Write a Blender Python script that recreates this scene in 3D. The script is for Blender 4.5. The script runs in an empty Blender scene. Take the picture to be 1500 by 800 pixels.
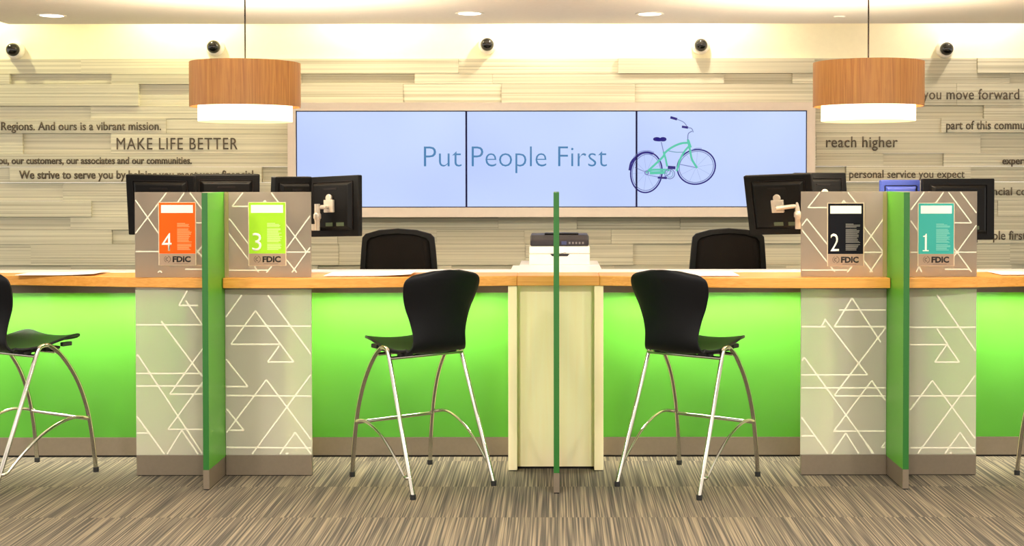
import bpy, bmesh, math, random
from mathutils import Vector, Matrix, Euler
random.seed(7)
S = bpy.context.scene
COL = S.collection
R = math.radians

# ------------------------------------------------------------------ camera
F = 1900.0                                   # focal length in pixels of the 1500 px wide frame
EYE = 1.58
VX, HY, PY = 814.0, 260.0, 296.5             # straight-ahead column, horizon row, principal row
PITCH = math.atan((PY - HY) / F)
cam = bpy.data.cameras.new('camera')
cam.sensor_width = 36.0
cam.lens = F / 1500.0 * 36.0
cam.shift_x = -(VX - 750.0) / 1500.0
cam.shift_y = -(400.0 - PY) / 1500.0
cam.clip_start = 0.05
co = bpy.data.objects.new('camera', cam)
co.location = (0, 0, EYE)
co.rotation_euler = (R(90) - PITCH, R(0.05), 0)
COL.objects.link(co)
S.camera = co

# ------------------------------------------------------------------ world, colour, lights
S.view_settings.view_transform = 'Standard'
S.view_settings.look = 'None'
S.view_settings.exposure = 0.42
S.view_settings.gamma = 1.0
S.view_settings.use_curve_mapping = False
try:
    S.cycles.use_denoising = True
    S.cycles.max_bounces = 10
    S.cycles.transmission_bounces = 8
    S.cycles.sample_clamp_indirect = 6.0
    S.cycles.caustics_refractive = False
    S.cycles.caustics_reflective = False
except Exception:
    pass
W = bpy.data.worlds.new('world')
S.world = W
W.use_nodes = True
W.node_tree.nodes['Background'].inputs[0].default_value = (1.0, 0.955, 0.865, 1)
W.node_tree.nodes['Background'].inputs[1].default_value = 1.5

def lamp(kind, name, loc, energy, col, rot=(0, 0, 0), **kw):
    l = bpy.data.lights.new(name, kind)
    l.energy = energy
    l.color = col
    for k, v in kw.items():
        setattr(l, k, v)
    o = bpy.data.objects.new(name, l)
    o.location = loc
    o.rotation_euler = rot
    COL.objects.link(o)
    return o

WARM = (1.0, 0.86, 0.62)
NEUT = (1.0, 0.94, 0.84)
# unseen lamps added under the ceiling as general light over the customers' side
for i, (x, y) in enumerate([(-3.0, 4.4), (-1.0, 4.4), (1.0, 4.4), (3.0, 4.4), (-2.0, 2.0), (2.0, 2.0)]):
    lamp('AREA', 'ceiling_fill', (x, y, 2.62), 50.0, NEUT, shape='DISK', size=0.30)
# downlights just in front of the plank wall (their trims are built below)
DOWN = [(76, 22), (688, 19.5), (952, 20.5)]
# wall washers in the cove above the plank wall, behind the edge of the lower ceiling
for x, e, colr in ((-4.15, 32, (1.0, 0.93, 0.52)), (-2.62, 36, (1.0, 0.93, 0.55)), (-1.3, 34, (1.0, 0.90, 0.66)), (-0.1, 44, (1.0, 0.90, 0.70)),
                   (0.95, 40, (1.0, 0.90, 0.74)), (3.0, 26, (1.0, 0.88, 0.74)), (4.6, 20, (1.0, 0.88, 0.74))):
    lamp('SPOT', 'cove_washer', (x, 9.0, 3.0), e, colr, spot_size=R(165), spot_blend=0.6, shadow_soft_size=0.03)

# ------------------------------------------------------------------ helpers
def lin(r, g, b):
    def f(c):
        c /= 255.0
        return c / 12.92 if c <= 0.04045 else ((c + 0.055) / 1.055) ** 2.4
    return (f(r), f(g), f(b), 1.0)

def P(px, py, Y):
    """the point of the room at depth Y that the photograph shows at (px, py)"""
    u, v = (px - VX) / F, -(py - PY) / F
    d = Vector((u, math.cos(PITCH) + v * math.sin(PITCH), -math.sin(PITCH) + v * math.cos(PITCH)))
    k = Y / d.y
    return Vector((0, 0, EYE)) + d * k

def wloc(o):
    v = Vector((0, 0, 0))
    while o is not None:
        v += o.location
        o = o.parent
    return v

def thing(name, label, cat, loc=(0, 0, 0), group=None):
    o = bpy.data.objects.new(name, None)
    o.empty_display_size = 0.1
    o.location = loc
    COL.objects.link(o)
    return tag(o, label, cat, group)

def tag(o, label, cat, group=None):
    o['label'] = label
    o['category'] = cat
    if group:
        o['group'] = group
    return o

def obj(name, bm, mats, parent=None, smooth=False, loc=None, bevel=0.0, segs=2, label=None):
    """one mesh object out of a bmesh given in world coordinates"""
    org = wloc(parent) if parent is not None else Vector(loc or (0, 0, 0))
    bmesh.ops.translate(bm, verts=bm.verts, vec=-org)
    bmesh.ops.recalc_face_normals(bm, faces=bm.faces)
    me = bpy.data.meshes.new(name)
    bm.to_mesh(me)
    bm.free()
    for m in (mats if isinstance(mats, (list, tuple)) else [mats]):
        me.materials.append(m)
    o = bpy.data.objects.new(name, me)
    COL.objects.link(o)
    if parent is not None:
        o.parent = parent
    else:
        o.location = org
    if smooth:
        for p in me.polygons:
            p.use_smooth = True
        if smooth != 'all':
            me.set_sharp_from_angle(angle=R(40))
    if bevel > 0:
        md = o.modifiers.new('edge', 'BEVEL')
        md.width = bevel
        md.segments = segs
        md.limit_method = 'ANGLE'
        md.angle_limit = R(40)
    if label:
        o['label'] = label
    return o

def struct(o):
    o['kind'] = 'structure'
    return o

def add_box(bm, x0, x1, y0, y1, z0, z1, mi=0, mtx=None):
    vs = [bm.verts.new((x, y, z)) for x in (x0, x1) for y in (y0, y1) for z in (z0, z1)]
    if mtx is not None:
        for v in vs:
            v.co = mtx @ v.co
    for q in ((0, 1, 3, 2), (4, 6, 7, 5), (0, 4, 5, 1), (2, 3, 7, 6), (0, 2, 6, 4), (1, 5, 7, 3)):
        f = bm.faces.new([vs[i] for i in q])
        f.material_index = mi

def box(*a, mi=0, mtx=None):
    bm = bmesh.new()
    add_box(bm, *a, mi=mi, mtx=mtx)
    return bm

def add_lathe(bm, prof, cx, cy, n=32, mi=0, mtx=None, cap=False):
    rings = []
    for r, z in prof:
        ring = []
        for i in range(n):
            a = 2 * math.pi * i / n
            v = bm.verts.new((cx + r * math.cos(a), cy + r * math.sin(a), z))
            if mtx is not None:
                v.co = mtx @ v.co
            ring.append(v)
        rings.append(ring)
    for k in range(len(rings) - 1):
        for i in range(n):
            j = (i + 1) % n
            f = bm.faces.new((rings[k][i], rings[k][j], rings[k + 1][j], rings[k + 1][i]))
            f.material_index = mi
    if cap:
        for rg in (rings[0], rings[-1]):
            f = bm.faces.new(rg)
            f.material_index = mi

def smooth_path(pts, n=6):
    pts = [Vector(p) for p in pts]
    out = []
    for i in range(len(pts) - 1):
        p0 = pts[i - 1] if i > 0 else pts[i] * 2 - pts[i + 1]
        p1, p2 = pts[i], pts[i + 1]
        p3 = pts[i + 2] if i + 2 < len(pts) else p2 * 2 - p1
        for k in range(n):
            t = k / n
            out.append(0.5 * ((2 * p1) + (p2 - p0) * t + (2 * p0 - 5 * p1 + 4 * p2 - p3) * t * t
                              + (3 * p1 - p0 - 3 * p2 + p3) * t ** 3))
    out.append(pts[-1])
    return out

def add_tube(bm, pts, r, n=10, mi=0, closed=False, flat=None):
    """a round tube along pts; flat=(rx, ry) gives an oval section"""
    pts = [Vector(p) for p in pts]
    m = len(pts)
    rings = []
    up = None
    for i, p in enumerate(pts):
        if closed:
            t = pts[(i + 1) % m] - pts[i - 1]
        else:
            t = pts[min(i + 1, m - 1)] - pts[max(i - 1, 0)]
        t.normalize()
        if up is None:
            a = Vector((0, 0, 1)) if abs(t.z) < 0.9 else Vector((1, 0, 0))
            up = (a - t * a.dot(t)).normalized()
        else:
            up = (up - t * up.dot(t)).normalized()
        s = t.cross(up)
        rx, ry = flat if flat else (r, r)
        ring = [bm.verts.new(p + s * (rx * math.cos(2 * math.pi * k / n)) + up * (ry * math.sin(2 * math.pi * k / n))) for k in range(n)]
        rings.append(ring)
    last = m if closed else m - 1
    for i in range(last):
        a, b = rings[i], rings[(i + 1) % m]
        for k in range(n):
            j = (k + 1) % n
            f = bm.faces.new((a[k], a[j], b[j], b[k]))
            f.material_index = mi
    if not closed:
        for rg in (rings[0], rings[-1]):
            f = bm.faces.new(rg)
            f.material_index = mi

def add_prism(bm, poly, axis_fn, d0, d1, mi=0):
    """extrude a 2-D polygon; axis_fn(a, b, d) -> point"""
    A = [bm.verts.new(axis_fn(a, b, d0)) for a, b in poly]
    B = [bm.verts.new(axis_fn(a, b, d1)) for a, b in poly]
    n = len(poly)
    for f in (bm.faces.new(A), bm.faces.new(list(reversed(B)))):
        f.material_index = mi
    for i in range(n):
        j = (i + 1) % n
        f = bm.faces.new((A[i], A[j], B[j], B[i]))
        f.material_index = mi

def round_rect(x0, x1, z0, z1, r, n=5):
    out = []
    for cx, cz, a0 in ((x1 - r, z1 - r, 0), (x0 + r, z1 - r, 90), (x0 + r, z0 + r, 180), (x1 - r, z0 + r, 270)):
        for k in range(n + 1):
            a = R(a0 + 90 * k / n)
            out.append((cx + r * math.cos(a), cz + r * math.sin(a)))
    return out

def cap_height():
    cu = bpy.data.curves.new('txt', 'FONT')
    cu.body = 'H'
    t = bpy.data.objects.new('txt', cu)
    COL.objects.link(t)
    bpy.context.view_layer.update()
    me = bpy.data.meshes.new_from_object(t.evaluated_get(bpy.context.evaluated_depsgraph_get()))
    h = max(v.co.y for v in me.vertices)
    bpy.data.objects.remove(t)
    bpy.data.curves.remove(cu)
    bpy.data.meshes.remove(me)
    return h
CAP = cap_height()

def text_mesh(body, mat, x0, x1, ybase, ytop, Y, parent=None, name='lettering', weight=0.0, spacing=1.0, depth=0.002, ref=None):
    """flat raised lettering facing the room, fitted between world x0..x1, baseline z and cap height"""
    cu = bpy.data.curves.new('txt', 'FONT')
    cu.body = body
    cu.size = 1.0
    cu.space_character = spacing
    cu.offset = weight
    cu.resolution_u = 3
    t = bpy.data.objects.new('txt', cu)
    COL.objects.link(t)
    bpy.context.view_layer.update()
    dg = bpy.context.evaluated_depsgraph_get()
    me = bpy.data.meshes.new_from_object(t.evaluated_get(dg))
    bpy.data.objects.remove(t)
    bpy.data.curves.remove(cu)
    bm = bmesh.new()
    bm.from_mesh(me)
    bpy.data.meshes.remove(me)
    xs = [v.co.x for v in bm.verts]
    a, b = min(xs), max(xs)
    cap = CAP
    sx = (x1 - x0) / (b - a)
    sz = (ytop - ybase) / cap
    geo = bm.faces[:]
    r = bmesh.ops.extrude_face_region(bm, geom=geo)
    ev = [e for e in r['geom'] if isinstance(e, bmesh.types.BMVert)]
    for v in bm.verts:
        v.co = Vector((x0 + (v.co.x - a) * sx, Y, ybase + v.co.y * sz))
    for v in ev:
        v.co.y -= depth
    return obj(name, bm, mat, parent, loc=(x0, Y, ybase) if parent is None else None)

# ------------------------------------------------------------------ materials
def base_mat(name):
    m = bpy.data.materials.new(name)
    m.use_nodes = True
    nt = m.node_tree
    return m, nt, nt.nodes['Principled BSDF'], nt.nodes, nt.links

def plain(name, c, rough=0.5, metal=0.0, spec=0.5, var=0.04, scale=30.0, bump=0.0, coat=0.0):
    m, nt, b, N, L = base_mat(name)
    b.inputs['Roughness'].default_value = rough
    b.inputs['Metallic'].default_value = metal
    b.inputs['Specular IOR Level'].default_value = spec
    b.inputs['Coat Weight'].default_value = coat
    tc = N.new('ShaderNodeTexCoord')
    no = N.new('ShaderNodeTexNoise')
    no.inputs['Scale'].default_value = scale
    no.inputs['Detail'].default_value = 3
    L.new(tc.outputs['Object'], no.inputs['Vector'])
    mx = N.new('ShaderNodeMix')
    mx.data_type = 'RGBA'
    mx.inputs[6].default_value = tuple(x * (1 - var) for x in c[:3]) + (1,)
    mx.inputs[7].default_value = tuple(min(1, x * (1 + var)) for x in c[:3]) + (1,)
    L.new(no.outputs['Fac'], mx.inputs[0])
    L.new(mx.outputs[2], b.inputs['Base Color'])
    if bump > 0:
        bp = N.new('ShaderNodeBump')
        bp.inputs['Strength'].default_value = bump
        bp.inputs['Distance'].default_value = 0.002
        L.new(no.outputs['Fac'], bp.inputs['Height'])
        L.new(bp.outputs['Normal'], b.inputs['Normal'])
    return m

def emit(name, c, strength):
    m, nt, b, N, L = base_mat(name)
    b.inputs['Base Color'].default_value = c
    b.inputs['Emission Color'].default_value = c
    b.inputs['Emission Strength'].default_value = strength
    b.inputs['Roughness'].default_value = 0.6
    b.inputs['Specular IOR Level'].default_value = 0.1
    return m

def wood(name, c0, c1, along='X', scale=6.0, rough=0.4, stretch=14.0, warp=0.9):
    m, nt, b, N, L = base_mat(name)
    tc = N.new('ShaderNodeTexCoord')
    mp = N.new('ShaderNodeMapping')
    sc = [scale * stretch / 3] * 3
    sc['XYZ'.index(along)] = scale / 5
    mp.inputs['Scale'].default_value = sc
    L.new(tc.outputs['Object'], mp.inputs['Vector'])
    no = N.new('ShaderNodeTexNoise')
    no.inputs['Scale'].default_value = 1.0
    no.inputs['Detail'].default_value = 6
    no.inputs['Roughness'].default_value = 0.6
    no.inputs['Distortion'].default_value = warp
    L.new(mp.outputs[0], no.inputs['Vector'])
    rp = N.new('ShaderNodeValToRGB')
    rp.color_ramp.elements[0].position = 0.30
    rp.color_ramp.elements[0].color = c0
    rp.color_ramp.elements[1].position = 0.68
    rp.color_ramp.elements[1].color = c1
    L.new(no.outputs['Fac'], rp.inputs['Fac'])
    L.new(rp.outputs[0], b.inputs['Base Color'])
    b.inputs['Roughness'].default_value = rough
    return m

def carpet_mat():
    m, nt, b, N, L = base_mat('striped_carpet')
    tc = N.new('ShaderNodeTexCoord')
    # half-metre tiles: every tile shifts the streaks
    tile = N.new('ShaderNodeVectorMath'); tile.operation = 'SCALE'; tile.inputs['Scale'].default_value = 1 / 0.6
    L.new(tc.outputs['Object'], tile.inputs[0])
    fl = N.new('ShaderNodeVectorMath'); fl.operation = 'FLOOR'
    L.new(tile.outputs[0], fl.inputs[0])
    wn = N.new('ShaderNodeTexWhiteNoise'); wn.noise_dimensions = '3D'
    L.new(fl.outputs[0], wn.inputs['Vector'])
    off = N.new('ShaderNodeVectorMath'); off.operation = 'SCALE'; off.inputs['Scale'].default_value = 7.0
    L.new(wn.outputs['Color'], off.inputs[0])
    add = N.new('ShaderNodeVectorMath'); add.operation = 'ADD'
    L.new(tc.outputs['Object'], add.inputs[0]); L.new(off.outputs[0], add.inputs[1])
    def streak(sx, sy, detail, lo, hi):
        mp = N.new('ShaderNodeMapping')
        mp.inputs['Scale'].default_value = (sx, sy, 1)
        L.new(add.outputs[0], mp.inputs['Vector'])
        no = N.new('ShaderNodeTexNoise'); no.noise_dimensions = '2D'
        no.inputs['Scale'].default_value = 1.0; no.inputs['Detail'].default_value = detail
        L.new(mp.outputs[0], no.inputs['Vector'])
        mr = N.new('ShaderNodeMapRange')
        mr.inputs['From Min'].default_value = lo; mr.inputs['From Max'].default_value = hi
        L.new(no.outputs['Fac'], mr.inputs['Value'])
        return mr
    a = streak(112, 1.1, 0.5, 0.32, 0.68)
    c = streak(230, 2.2, 0.5, 0.26, 0.74)
    mix = N.new('ShaderNodeMix'); mix.data_type = 'FLOAT'
    mix.inputs[0].default_value = 0.42
    L.new(a.outputs[0], mix.inputs[2]); L.new(c.outputs[0], mix.inputs[3])
    rp = N.new('ShaderNodeValToRGB')
    e = rp.color_ramp.elements
    e[0].position = 0.12; e[0].color = lin(68, 64, 59)
    e[1].position = 0.9; e[1].color = lin(138, 125, 106)
    k = e.new(0.42); k.color = lin(92, 85, 75)
    k = e.new(0.66); k.color = lin(112, 102, 87)
    L.new(mix.outputs[0], rp.inputs['Fac'])
    L.new(rp.outputs[0], b.inputs['Base Color'])
    b.inputs['Roughness'].default_value = 0.95
    b.inputs['Specular IOR Level'].default_value = 0.15
    fz = N.new('ShaderNodeTexNoise'); fz.inputs['Scale'].default_value = 420
    L.new(tc.outputs['Object'], fz.inputs['Vector'])
    bp = N.new('ShaderNodeBump'); bp.inputs['Strength'].default_value = 0.35; bp.inputs['Distance'].default_value = 0.004
    L.new(fz.outputs['Fac'], bp.inputs['Height']); L.new(bp.outputs['Normal'], b.inputs['Normal'])
    return m

def plank_mat():
    m, nt, b, N, L = base_mat('ribbed_planks')
    tc = N.new('ShaderNodeTexCoord')
    geo = N.new('ShaderNodeNewGeometry')
    # fine streaks along X, different on every plank
    cx = N.new('ShaderNodeCombineXYZ')
    mul = N.new('ShaderNodeMath'); mul.operation = 'MULTIPLY'; mul.inputs[1].default_value = 37.0
    L.new(geo.outputs['Random Per Island'], mul.inputs[0])
    L.new(mul.outputs[0], cx.inputs[0]); L.new(mul.outputs[0], cx.inputs[2])
    ad = N.new('ShaderNodeVectorMath'); ad.operation = 'ADD'
    L.new(tc.outputs['Object'], ad.inputs[0]); L.new(cx.outputs[0], ad.inputs[1])
    mp = N.new('ShaderNodeMapping'); mp.inputs['Scale'].default_value = (0.30, 0.0, 85)
    L.new(ad.outputs[0], mp.inputs['Vector'])
    no = N.new('ShaderNodeTexNoise'); no.inputs['Scale'].default_value = 1.0; no.inputs['Detail'].default_value = 2
    L.new(mp.outputs[0], no.inputs['Vector'])
    rp = N.new('ShaderNodeValToRGB')
    rp.color_ramp.elements[0].position = 0.32; rp.color_ramp.elements[0].color = lin(168, 162, 140)
    rp.color_ramp.elements[1].position = 0.60; rp.color_ramp.elements[1].color = lin(206, 200, 176)
    L.new(no.outputs['Fac'], rp.inputs['Fac'])
    hs = N.new('ShaderNodeHueSaturation')
    mr = N.new('ShaderNodeMapRange'); mr.inputs['To Min'].default_value = 0.90; mr.inputs['To Max'].default_value = 1.06
    L.new(geo.outputs['Random Per Island'], mr.inputs['Value'])
    L.new(mr.outputs[0], hs.inputs['Value'])
    L.new(rp.outputs[0], hs.inputs['Color'])
    L.new(hs.outputs[0], b.inputs['Base Color'])
    bp = N.new('ShaderNodeBump'); bp.inputs['Strength'].default_value = 0.25; bp.inputs['Distance'].default_value = 0.003
    L.new(no.outputs['Fac'], bp.inputs['Height']); L.new(bp.outputs['Normal'], b.inputs['Normal'])
    b.inputs['Roughness'].default_value = 0.6
    return m

def frosted_mat(name, diff, tint, share):
    m, nt, b, N, L = base_mat(name)
    b.inputs['Base Color'].default_value = tint
    b.inputs['Transmission Weight'].default_value = 1.0
    b.inputs['Roughness'].default_value = 0.5
    b.inputs['IOR'].default_value = 1.30
    d = N.new('ShaderNodeBsdfDiffuse'); d.inputs['Color'].default_value = diff
    t = N.new('ShaderNodeBsdfTranslucent'); t.inputs['Color'].default_value = diff
    m1 = N.new('ShaderNodeMixShader'); m1.inputs[0].default_value = 0.45
    L.new(d.outputs[0], m1.inputs[1]); L.new(t.outputs[0], m1.inputs[2])
    m2 = N.new('ShaderNodeMixShader'); m2.inputs[0].default_value = share
    L.new(b.outputs[0], m2.inputs[1]); L.new(m1.outputs[0], m2.inputs[2])
    L.new(m2.outputs[0], N['Material Output'].inputs['Surface'])
    return m

def screen_mat():
    m, nt, b, N, L = base_mat('lit_display')
    tc = N.new('ShaderNodeTexCoord')
    gr = N.new('ShaderNodeTexNoise'); gr.inputs['Scale'].default_value = 0.9; gr.inputs['Detail'].default_value = 1
    L.new(tc.outputs['Object'], gr.inputs['Vector'])
    rp = N.new('ShaderNodeValToRGB')
    rp.color_ramp.elements[0].position = 0.3; rp.color_ramp.elements[0].color = lin(184, 203, 255)
    rp.color_ramp.elements[1].position = 0.65; rp.color_ramp.elements[1].color = lin(206, 225, 255)
    L.new(gr.outputs['Fac'], rp.inputs['Fac'])
    L.new(rp.outputs[0], b.inputs['Emission Color'])
    b.inputs['Emission Strength'].default_value = 0.73
    b.inputs['Base Color'].default_value = (0.01, 0.01, 0.012, 1)
    b.inputs['Roughness'].default_value = 0.35
    b.inputs['Specular IOR Level'].default_value = 0.2
    return m

M = {}
M['carpet'] = carpet_mat()
M['planks'] = plank_mat()
M['cream_paint'] = plain('cream_wall_paint', lin(240, 232, 200), 0.8)
M['ceiling'] = plain('ceiling_paint', lin(246, 238, 228), 0.85)
M['green'] = plain('gloss_green_laminate', lin(80, 146, 50), 0.10, spec=0.5, var=0.03, scale=4)
M['fin_green'] = plain('green_divider_laminate', lin(80, 154, 40), 0.35, var=0.03, scale=5)
M['fin_edge_shade'] = plain('shaded_green_edge', lin(30, 96, 30), 0.4, var=0.03)  # shade on the fins' edge faces put into a darker green
M['brushed'] = plain('brushed_grey_metal', lin(124, 111, 94), 0.42, metal=0.35, var=0.08, scale=60)
M['dark_gap'] = plain('dark_recess', lin(20, 16, 14), 0.8)
M['cream_board'] = wood('cream_laminate', lin(254, 235, 184), lin(255, 242, 200), 'Z', 5, 0.5)
M['oak'] = wood('oak_edge', lin(208, 138, 50), lin(230, 164, 78), 'X', 9, 0.35, 40)
M['veneer'] = wood('cherry_veneer', lin(126, 76, 24), lin(162, 112, 48), 'Z', 9, 0.5, 22, 1.6)
M['white_top'] = plain('white_laminate', lin(244, 240, 238), 0.3)
M['frost_low'] = frosted_mat('frosted_acrylic', lin(246, 238, 222), lin(250, 250, 244), 0.58)
M['frost_up'] = frosted_mat('frosted_screen_acrylic', lin(180, 169, 156), lin(232, 226, 218), 0.52)
M['etch'] = plain('white_etched_line', lin(238, 230, 206), 0.6)
M['plastic'] = plain('black_seat_shell', lin(13, 13, 16), 0.46, spec=0.2, var=0.1, bump=0.02, scale=160)
M['rubber'] = plain('black_rubber', lin(18, 17, 17), 0.7)
M['chrome'] = plain('polished_steel', lin(196, 191, 182), 0.16, metal=1.0, var=0.02)
M['monitor'] = plain('black_monitor_plastic', lin(7, 6, 6), 0.45, spec=0.15, var=0.1)
M['monitor_groove'] = plain('black_monitor_ridge', lin(18, 13, 12), 0.4, spec=0.2)
M['screen_off'] = plain('monitor_glass', lin(12, 14, 20), 0.1)
M['blue_monitor'] = plain('blue_glossy_plastic', lin(52, 66, 140), 0.25)
M['silver'] = plain('silver_arm', lin(182, 172, 158), 0.35, metal=0.3)
M['mesh_back'] = plain('black_chair_mesh', lin(22, 18, 16), 0.9, spec=0.15, var=0.25, scale=300)
M['chair_frame'] = plain('black_chair_frame', lin(13, 11, 11), 0.5, spec=0.25)
M['printer_white'] = plain('printer_white', lin(242, 236, 222), 0.5)
M['printer_dark'] = plain('printer_dark', lin(38, 34, 40), 0.5, spec=0.3)
M['bezel'] = plain('dark_display_bezel', lin(20, 14, 62), 0.6, spec=0.1)
M['frame_metal'] = plain('champagne_frame', lin(208, 194, 180), 0.5, metal=0.1)
M['display'] = screen_mat()
M['ink'] = plain('dark_wall_lettering', lin(78, 66, 50), 0.7)
M['paper'] = plain('paper', lin(252, 248, 244), 0.7)
M['dome_white'] = plain('camera_housing', lin(246, 240, 226), 0.4)
M['dome_black'] = plain('camera_dome', lin(10, 10, 11), 0.06, spec=0.6)
M['cord'] = plain('black_cord', lin(14, 10, 9), 0.7, spec=0.1)
M['diffuser'] = emit('lit_diffuser', lin(255, 244, 214), 1.9)
M['diffuser_base'] = emit('lit_diffuser_underside', lin(255, 228, 168), 0.98)
M['lamp_face'] = emit('downlight_face', lin(255, 244, 255), 4.0)
M['led'] = emit('led_strip_face', lin(255, 252, 232), 220.0)

# ------------------------------------------------------------------ setting
YW = 9.25
Zc = 2.638
bm = bmesh.new()
add_box(bm, -8, 8, -2.0, YW + 0.1, -0.1, 0.0)
struct(obj('floor', bm, M['carpet']))
bm = bmesh.new()
add_box(bm, -3.765, 8, -2.0, 8.95, Zc, Zc + 0.10)
struct(obj('ceiling', bm, M['ceiling']))
bm = bmesh.new()
add_box(bm, -8, 8, -2.0, YW + 0.1, 3.25, 3.35)
struct(obj('ceiling_upper', bm, M['ceiling']))
zt = P(700, 86, YW).z
bm = bmesh.new()
add_box(bm, -8, 8, YW, YW + 0.1, zt + 0.0005, 3.25)
struct(obj('wall_back_upper', bm, M['cream_paint']))
# wall of stacked ribbed planks standing out by different amounts
ROWS = [
 (86, 108, [(-700, 1), (120, 1), (280, 2), (672, 1), (905, 3), (1192, 1), (1430, 3), (1720, 1)]),
 (108, 123, [(-700, 1), (-220, 3), (17, 0), (165, 2), (442, 0), (608, 2), (722, 2), (1060, 0), (1160, 2), (1330, 2), (1478, 0), (1700, 2)]),
 (123, 155, [(-700, 2), (-140, 3), (205, 0), (330, 3), (591, 2), (735, 3), (930, 2), (1190, 2), (1400, 2), (1640, 3)]),
 (155, 174, [(-700, 2), (-260, 0), (135, 2), (440, 2), (900, 2), (1190, 0), (1440, 2)]),
 (174, 195, [(-700, 1), (-180, 3), (245, 2), (800, 2), (1190, 1), (1377, 3), (1660, 1)]),
 (195, 225, [(-700, 2), (-260, 2), (35, 0), (165, 3), (430, 2), (800, 2), (1195, 2), (1435, 0), (1600, 2)]),
 (225, 244, [(-700, 1), (-120, 3), (430, 2), (800, 2), (1195, 2), (1293, 0), (1381, 2)]),
 (244, 267, [(-700, 2), (-200, 1), (17, 3), (385, 0), (470, 2), (900, 2), (1195, 0), (1238, 3), (1420, 1)]),
 (267, 294, [(-700, 2), (-100, 0), (94, 2), (330, 1), (640, 2), (900, 1), (1195, 1), (1240, 0), (1330, 2), (1500, 2)]),
 (294, 317, [(-700, 1), (-160, 3), (136, 1), (330, 2), (700, 1), (1100, 2), (1300, 1), (1460, 2)]),
 (317, 336, [(-700, 2), (-210, 0), (105, 2), (250, 2), (520, 1), (730, 2), (845, 0), (996, 1), (1120, 1), (1220, 2), (1440, 1)]),
 (336, 357, [(-700, 1), (-150, 2), (165, 0), (300, 2), (495, 1), (640, 2), (768, 1), (895, 2), (1190, 2), (1400, 3), (1478, 2)]),
 (357, 388, [(-700, 2), (-90, 1), (47, 2), (300, 3), (497, 2), (770, 3), (927, 0), (1190, 1), (1300, 2), (1478, 1), (1560, 2)]),
 (388, 412, [(-700, 1), (-120, 0), (105, 1), (300, 2), (466, 0), (560, 1), (662, 0), (760, 2), (900, 2), (1150, 2), (1250, 2), (1480, 0)]),
 (412, 440, [(-700, 2), (0, 1), (400, 2), (760, 1), (1200, 2)]),
 (440, 466, [(-700, 1), (150, 2), (520, 0), (900, 2), (1340, 1)]),
 (466, 498, [(-700, 2), (-50, 0), (300, 2), (700, 1), (1100, 2)]),
 (498, 526, [(-700, 0), (220, 2), (610, 1), (980, 2), (1400, 0)]),
 (526, 560, [(-700, 2), (60, 1), (480, 2), (860, 0), (1260, 2)]),
 (560, 584.5, [(-700, 1), (180, 2), (640, 0), (1040, 2)]),
]
LV = [0.0, 0.016, 0.022, 0.034]
bm = bmesh.new()
for y0, y1, segs in ROWS:
    for i, (x0, lv) in enumerate(segs):
        x1 = segs[i + 1][0] if i + 1 < len(segs) else 2300
        d = LV[lv]
        a, b = P(x0, y1, YW), P(x1, y0, YW)
        z0 = max(0.0, a.z + 0.0008)
        add_box(bm, a.x + 0.0006, b.x - 0.0006, YW - 0.001 - d, YW + 0.06, z0, b.z - 0.0008)
struct(obj('wall_back', bm, M['planks']))

# ------------------------------------------------------------------ video wall
YF = 9.07
sf = F / YF
fr = thing('video_wall_frame', 'pale metal surround of the wide video wall, with a deep sill along its foot', 'frame', (P(808, 318, YF).x, YW, P(808, 318, YF).z))
fl, frt = P(421, 150, YF), P(1194, 318, YF)
sl, sr = P(433, 162, YF), P(1182, 304, YF)
bm = bmesh.new()
for (x0, x1, z0, z1) in ((fl.x, frt.x, sl.z, fl.z), (fl.x, frt.x, frt.z, sr.z), (fl.x, sl.x, sr.z, sl.z), (sr.x, frt.x, sr.z, sl.z)):
    add_box(bm, x0, x1, YF, YW - 0.04, z0, z1)
obj('surround', bm, M['frame_metal'], fr)
SW = (sr.x - sl.x) / 3
displays = []
DL = ['', 'pale blue middle display of the video wall carrying most of the slogan',
      'pale blue display of the video wall showing the mint bicycle']
DL[0] = 'pale blue display of the video wall showing only the first word of the slogan'
YD = YF + 0.012
for i in range(3):
    x0, x1 = sl.x + i * SW, sl.x + (i + 1) * SW
    t = thing('wall_display', DL[i], 'display', ((x0 + x1) / 2, YD, sr.z), 'video wall displays')
    bm = bmesh.new()
    bz = 0.0065
    add_box(bm, x0 + 0.0008, x1 - 0.0008, YD + 0.004, YD + 0.055, sr.z + 0.001, sl.z - 0.001)
    for (a, b, c, d) in ((x0, x0 + bz, sr.z, sl.z), (x1 - bz, x1, sr.z, sl.z), (x0 + bz, x1 - bz, sr.z, sr.z + bz), (x0 + bz, x1 - bz, sl.z - bz, sl.z)):
        add_box(bm, a + 0.0008, b - 0.0008, YD - 0.004, YD + 0.004, c + 0.001, d - 0.001)
    obj('bezel', bm, M['bezel'], t)
    bm = box(x0 + bz, x1 - bz, YD, YD + 0.003, sr.z + bz, sl.z - bz)
    obj('screen', bm, M['display'], t)
    displays.append(t)
M['slogan'] = emit('slogan_blue', lin(74, 132, 182), 0.71)
M['slogan'].node_tree.nodes['Principled BSDF'].inputs['Base Color'].default_value = (0.01, 0.01, 0.01, 1)
def px_text(body, x0, x1, yb, ytp, Y, **k):
    a, b = P(x0, yb, Y), P(x1, ytp, Y)
    return text_mesh(body, M['slogan'] if k.pop('slogan', False) else k.pop('mat', M['ink']), a.x, b.x, a.z, b.z, Y, **k)
px_text('Put', 621, 676, 244, 214, YD - 0.0003, parent=displays[0], slogan=True, weight=-0.012, depth=0.0008, name='slogan')
px_text('People First', 691, 889, 244, 214, YD - 0.0003, parent=displays[1], slogan=True, weight=-0.012, depth=0.0008, name='slogan')

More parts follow.
